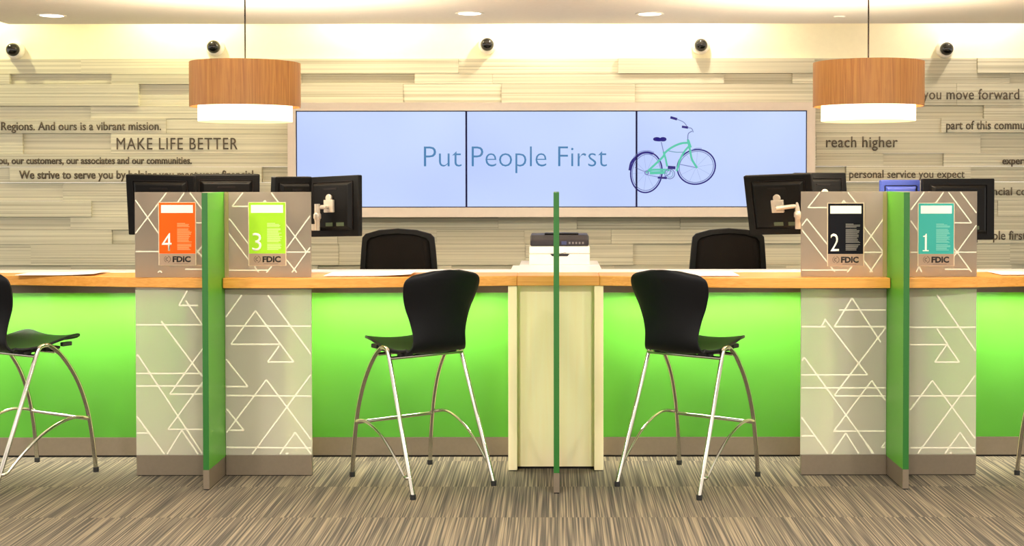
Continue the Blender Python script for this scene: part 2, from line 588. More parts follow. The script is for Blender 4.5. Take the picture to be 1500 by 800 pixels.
# the bicycle shown on the displays: flat strokes of the picture, cut at the seam between the two displays
def B(cx, cy):
    return (cx / 5.333 + 900, cy / 5.333 + 150)
strokes = []
def st(mat, w, pts, sm=True):
    pts = [Vector((*B(*p), 0)) for p in pts]
    strokes.append((mat, w * {'mint': 1.35, 'navy': 1.4, 'grey': 1.2}.get(mat, 1.0), smooth_path(pts, 5) if sm and len(pts) > 2 else pts))
def ell(mat, w, cx, cy, rx, ry, tilt=0, a0=0, a1=360, n=44):
    pts = []
    for k in range(n + 1):
        a = R(a0 + (a1 - a0) * k / n)
        x, y = rx * math.cos(a), ry * math.sin(a)
        t = R(tilt)
        pts.append((cx + x * math.cos(t) - y * math.sin(t), cy + x * math.sin(t) + y * math.cos(t)))
    st(mat, w, pts, False)
for (cx, cy, rx, ry, tl) in ((250, 548, 122, 158, 8), (640, 505, 150, 134, -18)):
    for k in range(9):
        a = R(k * 40 + 10)
        t = R(tl)
        x, y = rx * .93 * math.cos(a), ry * .93 * math.sin(a)
        st('pale', 0.35, [(cx, cy), (cx + x * math.cos(t) - y * math.sin(t), cy + x * math.sin(t) + y * math.cos(t))])
    ell('grey', 0.9, cx, cy, rx * .90, ry * .90, tl)
    ell('navy', 1.5, cx, cy, rx, ry, tl)
st('navy', 2.2, [(118, 530), (132, 470), (170, 425), (215, 398), (262, 392), (300, 402)])
st('pale', 1.6, [(150, 430), (200, 388), (262, 378), (310, 392)])
st('pale', 1.2, [(596, 376), (636, 360), (682, 360)])
st('grey', 0.8, [(160, 510), (248, 546)]); st('grey', 0.8, [(510, 485), (640, 512)])
st('mint', 2.2, [(584, 316), (520, 322), (450, 352), (396, 394), (374, 432), (250, 548)])
st('mint', 2.0, [(590, 335), (545, 388), (512, 450), (498, 500), (486, 536)])
st('mint', 2.0, [(384, 388), (400, 440), (412, 500)])
st('teal', 1.0, [(424, 380), (480, 390), (540, 390)])
st('mint', 2.2, [(250, 548), (300, 528), (430, 528)]); st('mint', 3.2, [(280, 552), (400, 548)])
st('mint', 2.2, [(574, 292), (592, 380), (606, 446), (645, 512)])
st('mint', 2.4, [(578, 300), (596, 352)])
st('grey', 1.0, [(366, 310), (384, 388)])
ell('navy', 2.4, 332, 288, 20, 7); ell('navy', 2.4, 380, 289, 18, 8); st('navy', 3.6, [(318, 288), (350, 292), (392, 288)])
st('navy', 2.6, [(440, 118), (488, 132)]); st('grey', 0.9, [(488, 132), (540, 155), (570, 192)])
st('navy', 2.4, [(530, 191), (574, 198)]); st('grey', 1.0, [(574, 198), (604, 206), (616, 234)])
st('grey', 1.1, [(606, 226), (578, 246), (573, 294)])
ell('grey', 1.0, 432, 560, 38, 38); ell('teal', 0.7, 432, 560, 24, 26); ell('grey', 1.2, 252, 550, 14, 14)
st('grey', 1.0, [(432, 560), (446, 512)]); st('grey', 1.0, [(432, 560), (384, 588)])
st('grey', 0.7, [(250, 566), (340, 584), (430, 596)])
st('navy', 3.2, [(420, 508), (474, 512)]); st('navy', 2.2, [(340, 588), (408, 592)])
BC = {'mint': lin(92, 206, 176), 'teal': lin(90, 150, 170), 'navy': lin(44, 36, 128), 'grey': lin(120, 130, 190), 'pale': lin(150, 164, 226)}
BK = list(BC)
bm_ = {}
for k, c in BC.items():
    bm_[k] = emit('picture_' + k, c, 0.71)
    bm_[k].node_tree.nodes['Principled BSDF'].inputs['Base Color'].default_value = (0.01, 0.01, 0.01, 1)
seam = P(933, 230, YD).x
halves = {1: bmesh.new(), 2: bmesh.new()}
for si, (mname, w, pts) in enumerate(strokes):
    Yp = YD - 0.0004 - si * 0.00004
    for i in range(len(pts) - 1):
        a, b = pts[i], pts[i + 1]
        d = (b - a)
        if d.length < 1e-6:
            continue
        n = Vector((-d.y, d.x, 0)).normalized() * (w / 2)
        e = d.normalized() * (w * 0.12)
        q = [P(v.x, v.y, Yp) for v in (a - e - n, b + e - n, b + e + n, a - e + n)]
        half = 1 if (q[0].x + q[2].x) / 2 < seam else 2
        f = halves[half].faces.new([halves[half].verts.new(v) for v in q])
        f.material_index = BK.index(mname)
for h, bmx in halves.items():
    obj('bicycle_picture', bmx, [bm_[k] for k in BK], displays[h])

# ------------------------------------------------------------------ writing on the plank wall
YT = YW - 0.036
def wall_text(body, x0, x1, yb, ytp, label, weight=0.007, spacing=1.0):
    o = px_text(body, x0, x1, yb, ytp, YT, weight=weight, spacing=spacing, depth=0.004, name='wall_lettering')
    tag(o, label, 'lettering', 'lettering on the plank wall')
wall_text('Regions. And ours is a vibrant mission.', 2, 236, 190, 178, 'dark line ending in vibrant mission on its own raised plank')
wall_text('MAKE LIFE BETTER', 171, 348, 218.5, 201.5, 'large dark capitals reading make life better on the plank wall', 0.0, 1.12)
wall_text('you, our customers, our associates and our communities.', -8, 281, 239.5, 229.5, 'small bold dark line about customers, associates and communities', 0.02)
wall_text('We strive to serve you by helping you meet your financial', 28, 371, 261, 249.5, 'bold dark line that strives to serve you, half hidden by monitors', 0.02)
wall_text('you move forward', 1352, 1493, 146, 131, 'dark line reading you move forward under a round camera', 0.006, 1.05)
wall_text('part of this community', 1386, 1524, 190, 177.5, 'dark line starting with part of this, on a raised plank')
wall_text('reach higher', 1210, 1315, 216, 200.5, 'dark line reading reach higher under a round wooden pendant', 0.006, 1.05)
wall_text('personal service you expect', 1244, 1413, 261, 249.5, 'dark line reading personal service you expect above the monitors')
wall_text('expert', 1468, 1504, 241, 231, 'small bold dark word expert on the plank wall', 0.02)
wall_text('financial co', 1430, 1504, 286.5, 275, 'dark word financial cut off by the black monitor in front')
wall_text('people first', 1430, 1503, 351.5, 339, 'dark words people first, low on the wall beside the black monitor')

# ------------------------------------------------------------------ dome cameras on the upper wall
CAM = [(19, 72, 'dome camera on the upper wall beside the slanted end of the ceiling'),
       (313, 68, 'dome camera on the upper wall just above a round wooden pendant'),
       (714, 65, 'dome camera above the middle of the video wall'),
       (1027, 66, 'dome camera above the bicycle display'),
       (1387, 72, 'dome camera above the words you move forward')]
for (px, py, lb) in CAM:
    c = P(px, py, YW - 0.05)
    t = thing('dome_camera', 'black and white ' + lb, 'camera', (c.x, YW, c.z), 'dome cameras on the upper wall')
    mt = Matrix.Translation(Vector((c.x, YW, c.z))) @ Matrix.Rotation(R(90), 4, 'X')
    bm = bmesh.new()
    add_lathe(bm, [(0.001, 0.0), (0.064, 0.0), (0.064, 0.018), (0.060, 0.034), (0.053, 0.046), (0.046, 0.048), (0.001, 0.048)], 0, 0, 32, mtx=mt)
    obj('housing', bm, M['dome_white'], t, smooth=True)
    bm = bmesh.new()
    prof = [(0.047, 0.044)] + [(0.047 * math.cos(R(a)), 0.052 + 0.047 * math.sin(R(a))) for a in range(0, 90, 12)] + [(0.0008, 0.099)]
    add_lathe(bm, prof, 0, 0, 28, mtx=mt)
    obj('dome', bm, M['dome_black'], t, smooth='all')

# ------------------------------------------------------------------ ceiling downlights
DLAB = ['round recessed downlight near the slanted end of the ceiling', 'round recessed downlight above the slogan display', 'round recessed downlight above the bicycle display']
for i, (px, py) in enumerate(DOWN):
    u = (py - 260.0) / F
    Y = (Zc - EYE) / (-u)
    c = P(px, py, Y)
    t = thing('downlight', DLAB[i], 'ceiling light', (c.x, c.y, Zc), 'recessed downlights')
    bm = bmesh.new()
    add_lathe(bm, [(0.074, Zc - 0.001), (0.092, Zc - 0.001), (0.092, Zc - 0.006), (0.074, Zc - 0.006), (0.074, Zc - 0.001)], c.x, c.y, 36)
    obj('trim_ring', bm, M['dome_white'], t, smooth=True)
    bm = bmesh.new()
    add_lathe(bm, [(0.0008, Zc - 0.003), (0.074, Zc - 0.003)], c.x, c.y, 36)
    obj('lamp_face', bm, M['lamp_face'], t)
    lamp('SPOT', 'downlight_lamp', (c.x, c.y, Zc - 0.012), (16, 22, 22)[i], WARM, spot_size=R(140), spot_blend=0.8, shadow_soft_size=0.05)
c = P(1230, 21, 8.55)
bm = bmesh.new()
add_lathe(bm, [(0.0008, Zc - 0.008), (0.035, Zc - 0.008), (0.04, Zc)], c.x, c.y, 24)
tag(obj('sprinkler_cover', bm, M['ceiling'], loc=(c.x, c.y, Zc)), 'small round sprinkler cover on the ceiling behind a pendant cord', 'sprinkler cover')

# ------------------------------------------------------------------ pendants
def pendant(px, label):
    Y = 7.0
    s = F / Y
    x = P(px, 120, Y).x
    zb, ztp = P(px, 156.5, Y).z, P(px, 92, Y).z
    zd = P(px, 178, Y).z
    rr, rd = 79.5 / s, 67.5 / s
    t = thing('pendant_lamp', label, 'lamp', (x, Y, Zc), 'round wooden pendants')
    bm = bmesh.new()
    add_lathe(bm, [(rr, zb), (rr, ztp), (rr - 0.006, ztp), (rr - 0.006, zb), (rr, zb)], x, Y, 64)
    obj('drum_shade', bm, M['veneer'], t, smooth=True)
    bm = bmesh.new()
    zi = zb + 0.05
    add_lathe(bm, [(rd, zi), (rd, zd)], x, Y, 64, mi=0)
    add_lathe(bm, [(rd, zd), (rd - 0.012, zd + 0.001), (0.001, zd + 0.001)], x, Y, 64, mi=1)
    add_lathe(bm, [(0.001, zi), (rd, zi)], x, Y, 64, mi=0)
    obj('diffuser', bm, [M['diffuser'], M['diffuser_base']], t, smooth=True, label='glowing white inner drum')
    bm = bmesh.new()
    for k in range(3):
        a = R(120 * k + 30)
        add_tube(bm, [(x, Y, ztp - 0.012), (x + (rr - 0.004) * math.cos(a), Y + (rr - 0.004) * math.sin(a), ztp - 0.012)], 0.003, 6)
    obj('spider', bm, M['chrome'], t)
    bm = bmesh.new()
    add_tube(bm, [(x, Y, ztp - 0.02), (x, Y, Zc - 0.01)], 0.0042, 8)
    obj('cord', bm, M['cord'], t)
    bm = bmesh.new()
    add_lathe(bm, [(0.001, Zc - 0.025), (0.05, Zc - 0.025), (0.06, Zc)], x, Y, 28)
    obj('canopy', bm, M['dome_white'], t, smooth=True)
    lamp('POINT', 'pendant_bulb', (x, Y, zi + 0.09), 150, WARM, shadow_soft_size=0.05)
    lamp('AREA', 'pendant_downlamp', (x, Y, zd - 0.004), 16, WARM, shape='DISK', size=rd * 1.9)
pendant(359.5, 'round wooden pendant hanging over the orange and lime signs')
pendant(1272, 'round wooden pendant hanging over the navy and teal signs')

# ------------------------------------------------------------------ the counter
ZB, ZT = 1.0, 1.053
KEY = [(-5.0, 6.98), (-4.0, 7.06), (-2.94, 7.0), (-2.25, 6.87), (-1.77, 6.80), (-1.3, 6.79), (-0.8, 6.845), (-0.41, 6.91), (-0.21, 6.94),
       (0.235, 6.94), (0.41, 6.90), (0.85, 6.80), (1.28, 6.765), (1.77, 6.765), (2.12, 6.785), (2.48, 6.86), (3.2, 7.0), (4.2, 7.06), (5.0, 6.98)]
def edge(x):
    for i in range(len(KEY) - 1):
        if KEY[i][0] <= x <= KEY[i + 1][0]:
            p0 = KEY[max(i - 1, 0)]; p1 = KEY[i]; p2 = KEY[i + 1]; p3 = KEY[min(i + 2, len(KEY) - 1)]
            h = p2[0] - p1[0]
            m1 = (p2[1] - p0[1]) / (p2[0] - p0[0]); m2 = (p3[1] - p1[1]) / (p3[0] - p1[0])
            if p1[0] in (-0.21,): m1 = 0
            if p2[0] in (-0.21, 0.235): m2 = m2 if p2[0] == -0.21 else 0
            t = (x - p1[0]) / h
            return ((2 * t ** 3 - 3 * t * t + 1) * p1[1] + (t ** 3 - 2 * t * t + t) * h * m1 + (-2 * t ** 3 + 3 * t * t) * p2[1] + (t ** 3 - t * t) * h * m2)
    return KEY[-1][1]
YB = 7.205
TOPS = [(-4.6, -1.786, 'oak-edged countertop run behind the partly visible stool, ending at the orange sign'),
        (-1.748, -0.2085, 'oak-edged countertop run between the lime sign and the cream column'),
        (-0.2075, 0.2335, 'short straight oak-edged countertop over the cream column'),
        (0.2345, 1.748, 'oak-edged countertop run between the cream column and the navy sign'),
        (1.786, 4.6, 'oak-edged countertop run starting at the teal sign')]
for x0, x1, lb in TOPS:
    n = max(2, int((x1 - x0) / 0.06))
    poly = [(x0 + (x1 - x0) * i / n, 6.94 if -0.208 < x0 < 0.2 else edge(x0 + (x1 - x0) * i / n)) for i in range(n + 1)]
    poly += [(x1, YB), (x0, YB)]
    bm = bmesh.new()
    add_prism(bm, poly, lambda a, b, d: Vector((a, b, d)), ZB, ZT)
    o = obj('countertop', bm, M['oak'], loc=((x0 + x1) / 2, YB, ZB), bevel=0.003)
    tag(o, lb, 'countertop', 'oak-edged countertops')
# white worktop along the tellers' side, with the return in the middle
bm = bmesh.new()
rl, rr2 = P(751, 390, 7.72).x, P(878.5, 390, 7.72).x
add_prism(bm, [(-4.6, YB + 0.001), (4.6, YB + 0.001), (4.6, 7.40), (rr2, 7.40), (rr2, 7.72), (rl, 7.72), (rl, 7.40), (-4.6, 7.40)],
          lambda a, b, d: Vector((a, b, d)), ZB + 0.013, ZT + 0.003)
tag(obj('teller_worktop', bm, M['white_top'], loc=(0, YB, ZB + 0.013), bevel=0.002), 'long white worktop on the tellers side of the oak countertops', 'worktop')

YG = 7.31
for x0, x1, lb in ((-4.6, -0.257, 'glossy green counter front on the orange and lime sign side of the cream column'),
                   (0.257, 4.6, 'glossy green counter front on the navy and teal sign side of the cream column')):
    t = thing('service_counter', lb, 'counter', ((x0 + x1) / 2, YG, 0), 'green counter fronts')
    obj('green_panel', box(x0, x1, YG, YG + 0.02, 0.112, ZB), M['green'], t)
    obj('kick_plate', box(x0, x1, YG - 0.006, YG + 0.02, 0.011, 0.1115), M['brushed'], t)
    obj('plinth', box(x0, x1, YG + 0.004, YG + 0.03, 0.0, 0.0105), M['dark_gap'], t)
# body of the counter behind the fronts
# cream column in the middle
t = thing('counter_column', 'cream column with two projecting side boards under the middle of the counter', 'column', (0, 7.0, 0))
for x0, x1 in ((-0.256, -0.208), (0.206, 0.2555)):
    obj('side_board', box(x0, x1, 6.951, 7.30, 0.004, ZB - 0.001), M['cream_board'], t, bevel=0.002)
obj('front_board', box(-0.2075, 0.2055, 7.0, 7.02, 0.014, ZB - 0.001), M['cream_board'], t)
obj('plinth', box(-0.25, 0.25, 7.012, 7.28, 0.0, 0.0135), M['dark_gap'], t)

# support pedestals behind the lower frosted panels
for x0, x1, lb in ((-2.0, -1.46, 'cream pedestal behind the frosted panels of the orange and lime stations'),
                   (1.50, 2.0, 'cream pedestal behind the frosted panels of the navy and teal stations')):
    bm = box(x0, x1, 6.98, 7.30, 0.0, ZB - 0.001)
    tag(obj('counter_pedestal', bm, M['cream_board'], loc=((x0 + x1) / 2, 7.14, 0), bevel=0.003), lb, 'pedestal', 'pedestals under the counter')

# LED strips under the counter, one per bay
for x0, x1, lb in ((-4.2, -2.04, 'in the bay behind the partly visible stool'), (-1.43, -0.262, 'in the bay between lime sign and cream column'),
                   (0.262, 1.47, 'in the bay between cream column and navy sign'), (2.03, 4.2, 'in the bay beyond the teal sign')):
    t = thing('counter_light', 'slim light strip under the counter ' + lb, 'light', ((x0 + x1) / 2, 7.16, ZB), 'light strips under the counter')
    bm = bmesh.new()
    add_box(bm, x0, x1, 7.145, 7.175, ZB - 0.006, ZB - 0.0005)
    add_box(bm, x0, x1, 7.140, 7.145, ZB - 0.055, ZB - 0.0005)  # deep front lip added to keep the light off the stools
    add_box(bm, x0, x1, 7.175, 7.180, ZB - 0.022, ZB - 0.0005)  # lip shaped to cut the light at the top of the green panel
    obj('housing', bm, M['brushed'], t)
    obj('diffuser', box(x0 + 0.005, x1 - 0.005, 7.1455, 7.1745, ZB - 0.009, ZB - 0.0065), M['led'], t)

# ------------------------------------------------------------------ frosted panels with white triangle lines
YP = 6.85
ZTOP = P(800, 281, YP).z
def panel_mesh(rect, segs, z0, z1, x0, x1, w):
    bm = bmesh.new()
    add_box(bm, x0, x1, YP, YP + 0.012, z0, z1, mi=0)
    def clip(a, b, lo, hi, ax):
        if a[ax] > b[ax]:
            a, b = b, a
        if b[ax] < lo or a[ax] > hi:
            return None
        d = b[ax] - a[ax]
        if d > 1e-9:
            if a[ax] < lo:
                a = a + (b - a) * ((lo - a[ax]) / (b[ax] - a[ax]))
            if b[ax] > hi:
                b = a + (b - a) * ((hi - a[ax]) / (b[ax] - a[ax]))
        return a, b
    for si, s in enumerate(segs):
        a, b = P(s[0], s[1], YP), P(s[2], s[3], YP)
        a, b = Vector((a.x, 0, a.z)), Vector((b.x, 0, b.z))
        m = w / 2 + 0.0005
        r = clip(a, b, x0 + m, x1 - m, 0)
        r = r and clip(r[0], r[1], z0 + m, z1 - m, 2)
        if not r:
            continue
        a, b = r
        d = b - a
        if d.length < 0.004:
            continue
        n = Vector((-d.z, 0, d.x)).normalized() * (w / 2)
        y0 = YP - 0.0008 - 0.00003 * si
        q = [a - n, b - n, b + n, a + n]
        A = [bm.verts.new((v.x, y0, v.z)) for v in q]
        Bq = [bm.verts.new((v.x, YP + 0.0002, v.z)) for v in q]
        fs = [bm.faces.new(A)] + [bm.faces.new((A[i], A[(i + 1) % 4], Bq[(i + 1) % 4], Bq[i])) for i in range(4)]
        for f in fs:
            f.material_index = 1
    return bm

LOW = {
'lime0': [(199,475.4,296,475.4),(199,546.7,296,546.7),(199,565,296,565),(248.5,577,296,577),(246,628.5,296,628.5),(199,634,220,634),
          (201.5,519,296,664),(201.5,519,199,523),(236,470,296,551),(248.5,577,297,510),(246,628.5,297,559),(200,609,243,668),(243,667,266,630),(266,630,292,668),
          (262,447,275,424),(262,447,290,447),(272,440,296,475)],
'lime1': [(328,477,457,477.5),(374,455,338,504),(374,455,430,530),(338,504,409,504),(409,506,392,530),(392,530,430,530),(392,432,457,521),(328,522,363,566),
          (328,566,363,566),(328,579,457,580),(390,556,328,638),(390,556,457,646),(457,546,366,669),(328,594,357,630),(336,630,357,630),(328,655,457,656),
          (432,633,407,669),(432,633,457,667),(420,663,415,669),(420,663,425,669),(328,468,354,432)],
'navy0': [(1172,479,1209,479),(1222,479,1300,479),(1229,454.6,1300,454.6),(1208,468,1270.5,549.6),(1203,479,1209,468),(1248,437,1222,479),(1248,437,1290,502),
          (1172,549.6,1271,549.6),(1300,477,1222,579.5),(1172,568.6,1300,568.6),(1222,580.5,1300,580.5),(1178,524,1284,671),(1178,524,1172,532),
          (1276.7,558,1221,632),(1276.7,558,1300,592),(1221,632,1300,632),(1172,609,1215,669),(1172,639,1193.5,639),(1215,669,1238.7,635),(1238.7,635,1260,669),(1262,640,1280,669),
          (1291,656,1300,656),(1291,656,1298,646)],
'navy1': [(1333,480,1431,480),(1333,505.4,1388,505.4),(1372,432,1431,518),(1387,505,1369,531),(1387,505,1405,531),(1369,531,1405,531),(1372,482,1388,505),
          (1365.5,558,1333,601),(1365.5,558,1431,647),(1431,547,1341,669),(1333,580.5,1431,580.5),(1333,656.5,1431,656.5),(1406,634,1381,669),(1406,634,1430,668),
          (1392,663,1388,669),(1392,663,1397,669)],
}
UP = {
'lime0': [(246,279,198,342),(198,292,234,344),(272,279,258,299),(276,279,297,307),(198,368,234,368),(284,326,297,326),(284,361,297,377),(297,359,284,375),(271,394,297,394),(234,396,231,399),(234,396,237,399)],
'lime1': [(358,279,340,302),(340,302,367,302),(336,320,367,361),(336,320,332,325),(333,339,370,388),(395,279,410,299),(388,293,384,299),(388,293,392,299),(418,327,449,369),(457,312,418,366),
          (418,369,457,369),(449,369,427.5,399),(449,369,457,359),(418,378,434.5,399),(333,395.5,392,395.5),(372.5,390,379,399),(398,390,390,399)],
'navy0': [(1203.5,279,1183.6,304.4),(1183.6,304.4,1213,304.4),(1173,333,1182,321),(1182,321,1213,360),(1173,335,1223,399),(1239.5,279,1256,300),(1236,294,1232,300),(1236,294,1240,300),
          (1262,328,1294,370),(1294,370,1274,399),(1294,321,1262,366),(1262,370,1294,370),(1262,378,1278,399),(1173,396,1241,396),(1241,399,1248,391)],
'navy1': [(1356,279,1334,308),(1384.5,279,1369,300),(1387,279,1423,327),(1394,327,1423,327),(1405,279,1432,315),(1432,328,1396,378),(1396,370,1432,370),(1396,362,1423,399),
          (1384,395,1420,395),(1334,370,1348,370),(1334,324,1348,344),(1346,391,1342,399),(1346,391,1350,399)],
}
PX = {'lime0': (198.5, 296), 'lime1': (330, 456), 'navy0': (1173, 1299), 'navy1': (1334, 1430)}
WHO = {'lime0': 'orange sign', 'lime1': 'lime green sign', 'navy0': 'navy sign', 'navy1': 'teal sign'}
FIN = {'lime0': -1.784, 'lime1': -1.750, 'navy0': 1.750, 'navy1': 1.784}
for k in ('lime0', 'lime1', 'navy0', 'navy1'):
    xa, xb = P(PX[k][0], 500, YP).x, P(PX[k][1], 500, YP).x
    if k.endswith('0'):
        xb = FIN[k]
    else:
        xa = FIN[k]
    zl0, zl1 = 0.110, P(800, 424, YP).z
    t = thing('modesty_panel', 'frosted lower panel with white triangle lines and grey base, below the ' + WHO[k], 'panel', ((xa + xb) / 2, YP, 0), 'frosted lower panels')
    obj('frosted_sheet', panel_mesh(None, LOW[k], zl0, zl1, xa, xb, 0.0078), [M['frost_low'], M['etch']], t)
    obj('base', box(xa + 0.002, xb, YP - 0.006, YP + 0.03, 0.004, 0.1095), M['brushed'], t, bevel=0.001)
    obj('plinth', box(xa + 0.01, xb - 0.004, YP, YP + 0.025, 0.0, 0.004), M['dark_gap'], t)
    obj('gap_shade_strip', box(xa + 0.002, xb, YP - 0.002, YP + 0.02, zl1 + 0.0005, ZB - 0.0005), M['brushed'], t)  # grey strip standing in for the shadow gap under the countertop
    t = thing('counter_screen', 'frosted upright screen with white triangle lines on the counter, carrying the ' + WHO[k], 'screen', ((xa + xb) / 2, YP, ZT), 'frosted screens on the counter')
    obj('frosted_sheet', panel_mesh(None, UP[k], ZT + 0.001, ZTOP, xa, xb, 0.0062), [M['frost_up'], M['etch']], t)
    e0 = xb - 0.022 if k.endswith('0') else xa
    bm = box(e0, e0 + 0.022, YP - 0.004, YP - 0.0015, ZT + 0.001, ZTOP)
    if k in ('lime1', 'navy0'):
        obj('edge_channel', bm, plain('edge_channel_' + WHO[k].split()[0], lin(150, 136, 88), 0.5), t)
    else:
        bm.free()

# ------------------------------------------------------------------ green fins
def fin(x0, x1, yf, yb_low, yb_up, label):
    t = thing('divider_fin', label, 'divider', ((x0 + x1) / 2, yf, 0), 'green dividers between stations')
    bm = bmesh.new()
    add_prism(bm, [(yf, 0.1035), (yb_low, 0.1035), (yb_low, ZB - 0.008), (yb_up, ZB - 0.008), (yb_up, ZTOP), (yf, ZTOP)], lambda a, b, d: Vector((d, a, b)), x0, x1)
    o = obj('slab', bm, [M['fin_green'], M['fin_edge_shade']], t)
    for p in o.data.polygons:
        if abs(p.normal.x) < 0.5:
            p.material_index = 1
    obj('base', box(x0 - 0.0005, x1 + 0.0005, yf - 0.001, yb_low, 0.006, 0.103), M['brushed'], t)
    obj('plinth', box(x0 + 0.002, x1 - 0.002, yf + 0.004, yb_low, 0.0, 0.006), M['dark_gap'], t)
fin(-1.782, -1.752, 6.526, 6.90, 6.90, 'green divider fin standing between the orange and lime signs')
fin(1.752, 1.782, 6.526, 6.90, 6.90, 'green divider fin standing between the navy and teal signs')
fin(-0.011, 0.017, 6.45, 6.998, 6.937, 'thin green divider fin standing edge-on before the cream column')

# ------------------------------------------------------------------ numbered signs
def sign(x0, x1, y0, y1, y2, col, num, label, textcol):
    Y = YP - 0.003
    a, b = P(x0, y1, Y), P(x1, y0, Y)
    zb = P(x0, y2, Y).z
    t = thing('station_sign', label, 'sign', ((a.x + b.x) / 2, Y, zb), 'numbered station signs')
    wd, ht = b.x - a.x, b.z - a.z
    obj('holder', box(a.x - 0.004, b.x + 0.004, Y - 0.003, Y - 0.0006, zb - 0.002, b.z + 0.003), M['holder'], t)
    obj('card', box(a.x, b.x, Y - 0.0042, Y - 0.0032, a.z, b.z), plain('card_' + num, col, 0.6, spec=0.15, var=0.01), t)
    obj('white_strip', box(a.x + wd * 0.06, b.x - wd * 0.06, Y - 0.0050, Y - 0.0044, b.z - ht * 0.20, b.z - ht * 0.045), M['card_white'], t)
    nx = {'4': 0.27, '3': 0.25, '2': 0.24, '1': 0.17}[num]
    nx0 = {'4': 0.075, '3': 0.09, '2': 0.07, '1': 0.14}[num]
    if num == '1':
        bm = bmesh.new()
        xa, za, uw, uh = a.x + wd * 0.12, a.z + ht * 0.055, wd * 0.17, ht * 0.345
        shape = [(0.0, 0.0), (1.0, 0.0), (1.0, 0.055), (0.66, 0.055), (0.66, 1.0), (0.50, 1.0), (0.36, 0.90), (0.05, 0.87), (0.05, 0.82), (0.36, 0.82), (0.36, 0.055), (0.0, 0.055)]
        add_prism(bm, [(xa + u * uw, za + v * uh) for u, v in shape], lambda p, q, d: Vector((p, d, q)), Y - 0.0050, Y - 0.0044)
        obj('number', bm, M['card_white'], t)
    else:
        text_mesh(num, M['card_white'], a.x + wd * nx0, a.x + wd * (nx0 + nx), a.z + ht * 0.055, a.z + ht * 0.40, Y - 0.0044, parent=t, name='number', depth=0.0006, weight=-0.004)
    # the small print: lines of unreadable text in two blocks
    bm = bmesh.new()
    rnd = random.Random(int(num))
    z = a.z + ht * 0.60
    k = 0
    while z > a.z + ht * 0.07:
        if k not in (4, 18):
            L_ = wd * (0.22 if k == 0 else 0.30 + 0.11 * rnd.random())
            add_box(bm, a.x + wd * 0.50, a.x + wd * 0.50 + L_, Y - 0.0047, Y - 0.0044, z - ht * 0.012, z)
        z -= ht * 0.0215
        k += 1
    obj('small_print', bm, plain('print_' + num, textcol, 0.6, var=0.02), t)
    obj('lower_plate', box(a.x, b.x, Y - 0.0040, Y - 0.0032, zb, a.z - 0.001), M['plate'], t)
    ph = a.z - 0.001 - zb
    text_mesh('FDIC', M['black_print'], a.x + wd * 0.37, a.x + wd * 0.87, zb + ph * 0.30, zb + ph * 0.76, Y - 0.0042, parent=t, name='plate_lettering', depth=0.0005, weight=0.045)
    bm = bmesh.new()
    cx, cz, r = a.x + wd * 0.225, zb + ph * 0.53, ph * 0.27
    for rr_, w_, a0, a1 in ((r, 0.0022, -80, 80), (r, 0.0016, 110, 250), (r * 0.45, 0.003, 60, 300)):
        n = 14
        for i in range(n):
            q = []
            for (ang, rad) in ((a0 + (a1 - a0) * i / n, rr_ - w_), (a0 + (a1 - a0) * (i + 1) / n, rr_ - w_), (a0 + (a1 - a0) * (i + 1) / n, rr_ + w_), (a0 + (a1 - a0) * i / n, rr_ + w_)):
                q.append(bm.verts.new((cx + rad * math.cos(R(ang)), Y - 0.0044, cz + rad * math.sin(R(ang)))))
            bm.faces.new(q)
    add_box(bm, a.x + wd * 0.40, a.x + wd * 0.80, Y - 0.0044, Y - 0.0042, zb + ph * 0.13, zb + ph * 0.17)
    obj('plate_seal', bm, plain('seal_grey_' + num, lin(112, 92, 74), 0.6), t)
M['card_white'] = plain('card_white', lin(252, 246, 232), 0.6, var=0.01)
M['holder'] = plain('clear_edge_holder', lin(228, 206, 170), 0.3)
M['plate'] = plain('bronze_plate', lin(164, 136, 112), 0.45, metal=0.2)
M['black_print'] = plain('black_print', lin(18, 14, 16), 0.6)
sign(233.5, 286, 296.5, 371, 388, lin(252, 92, 12), '4', 'orange station sign with the number 4', lin(255, 152, 92))
sign(365, 418, 296.5, 371, 388.5, lin(160, 210, 46), '3', 'lime green station sign with the number 3', lin(206, 230, 140))
sign(1212.5, 1264.5, 298.5, 372.5, 390, lin(9, 9, 17), '2', 'navy black station sign with the number 2', lin(120, 114, 108))
sign(1345, 1397, 298.5, 372.5, 390, lin(62, 164, 156), '1', 'teal station sign with the number 1', lin(120, 194, 180))

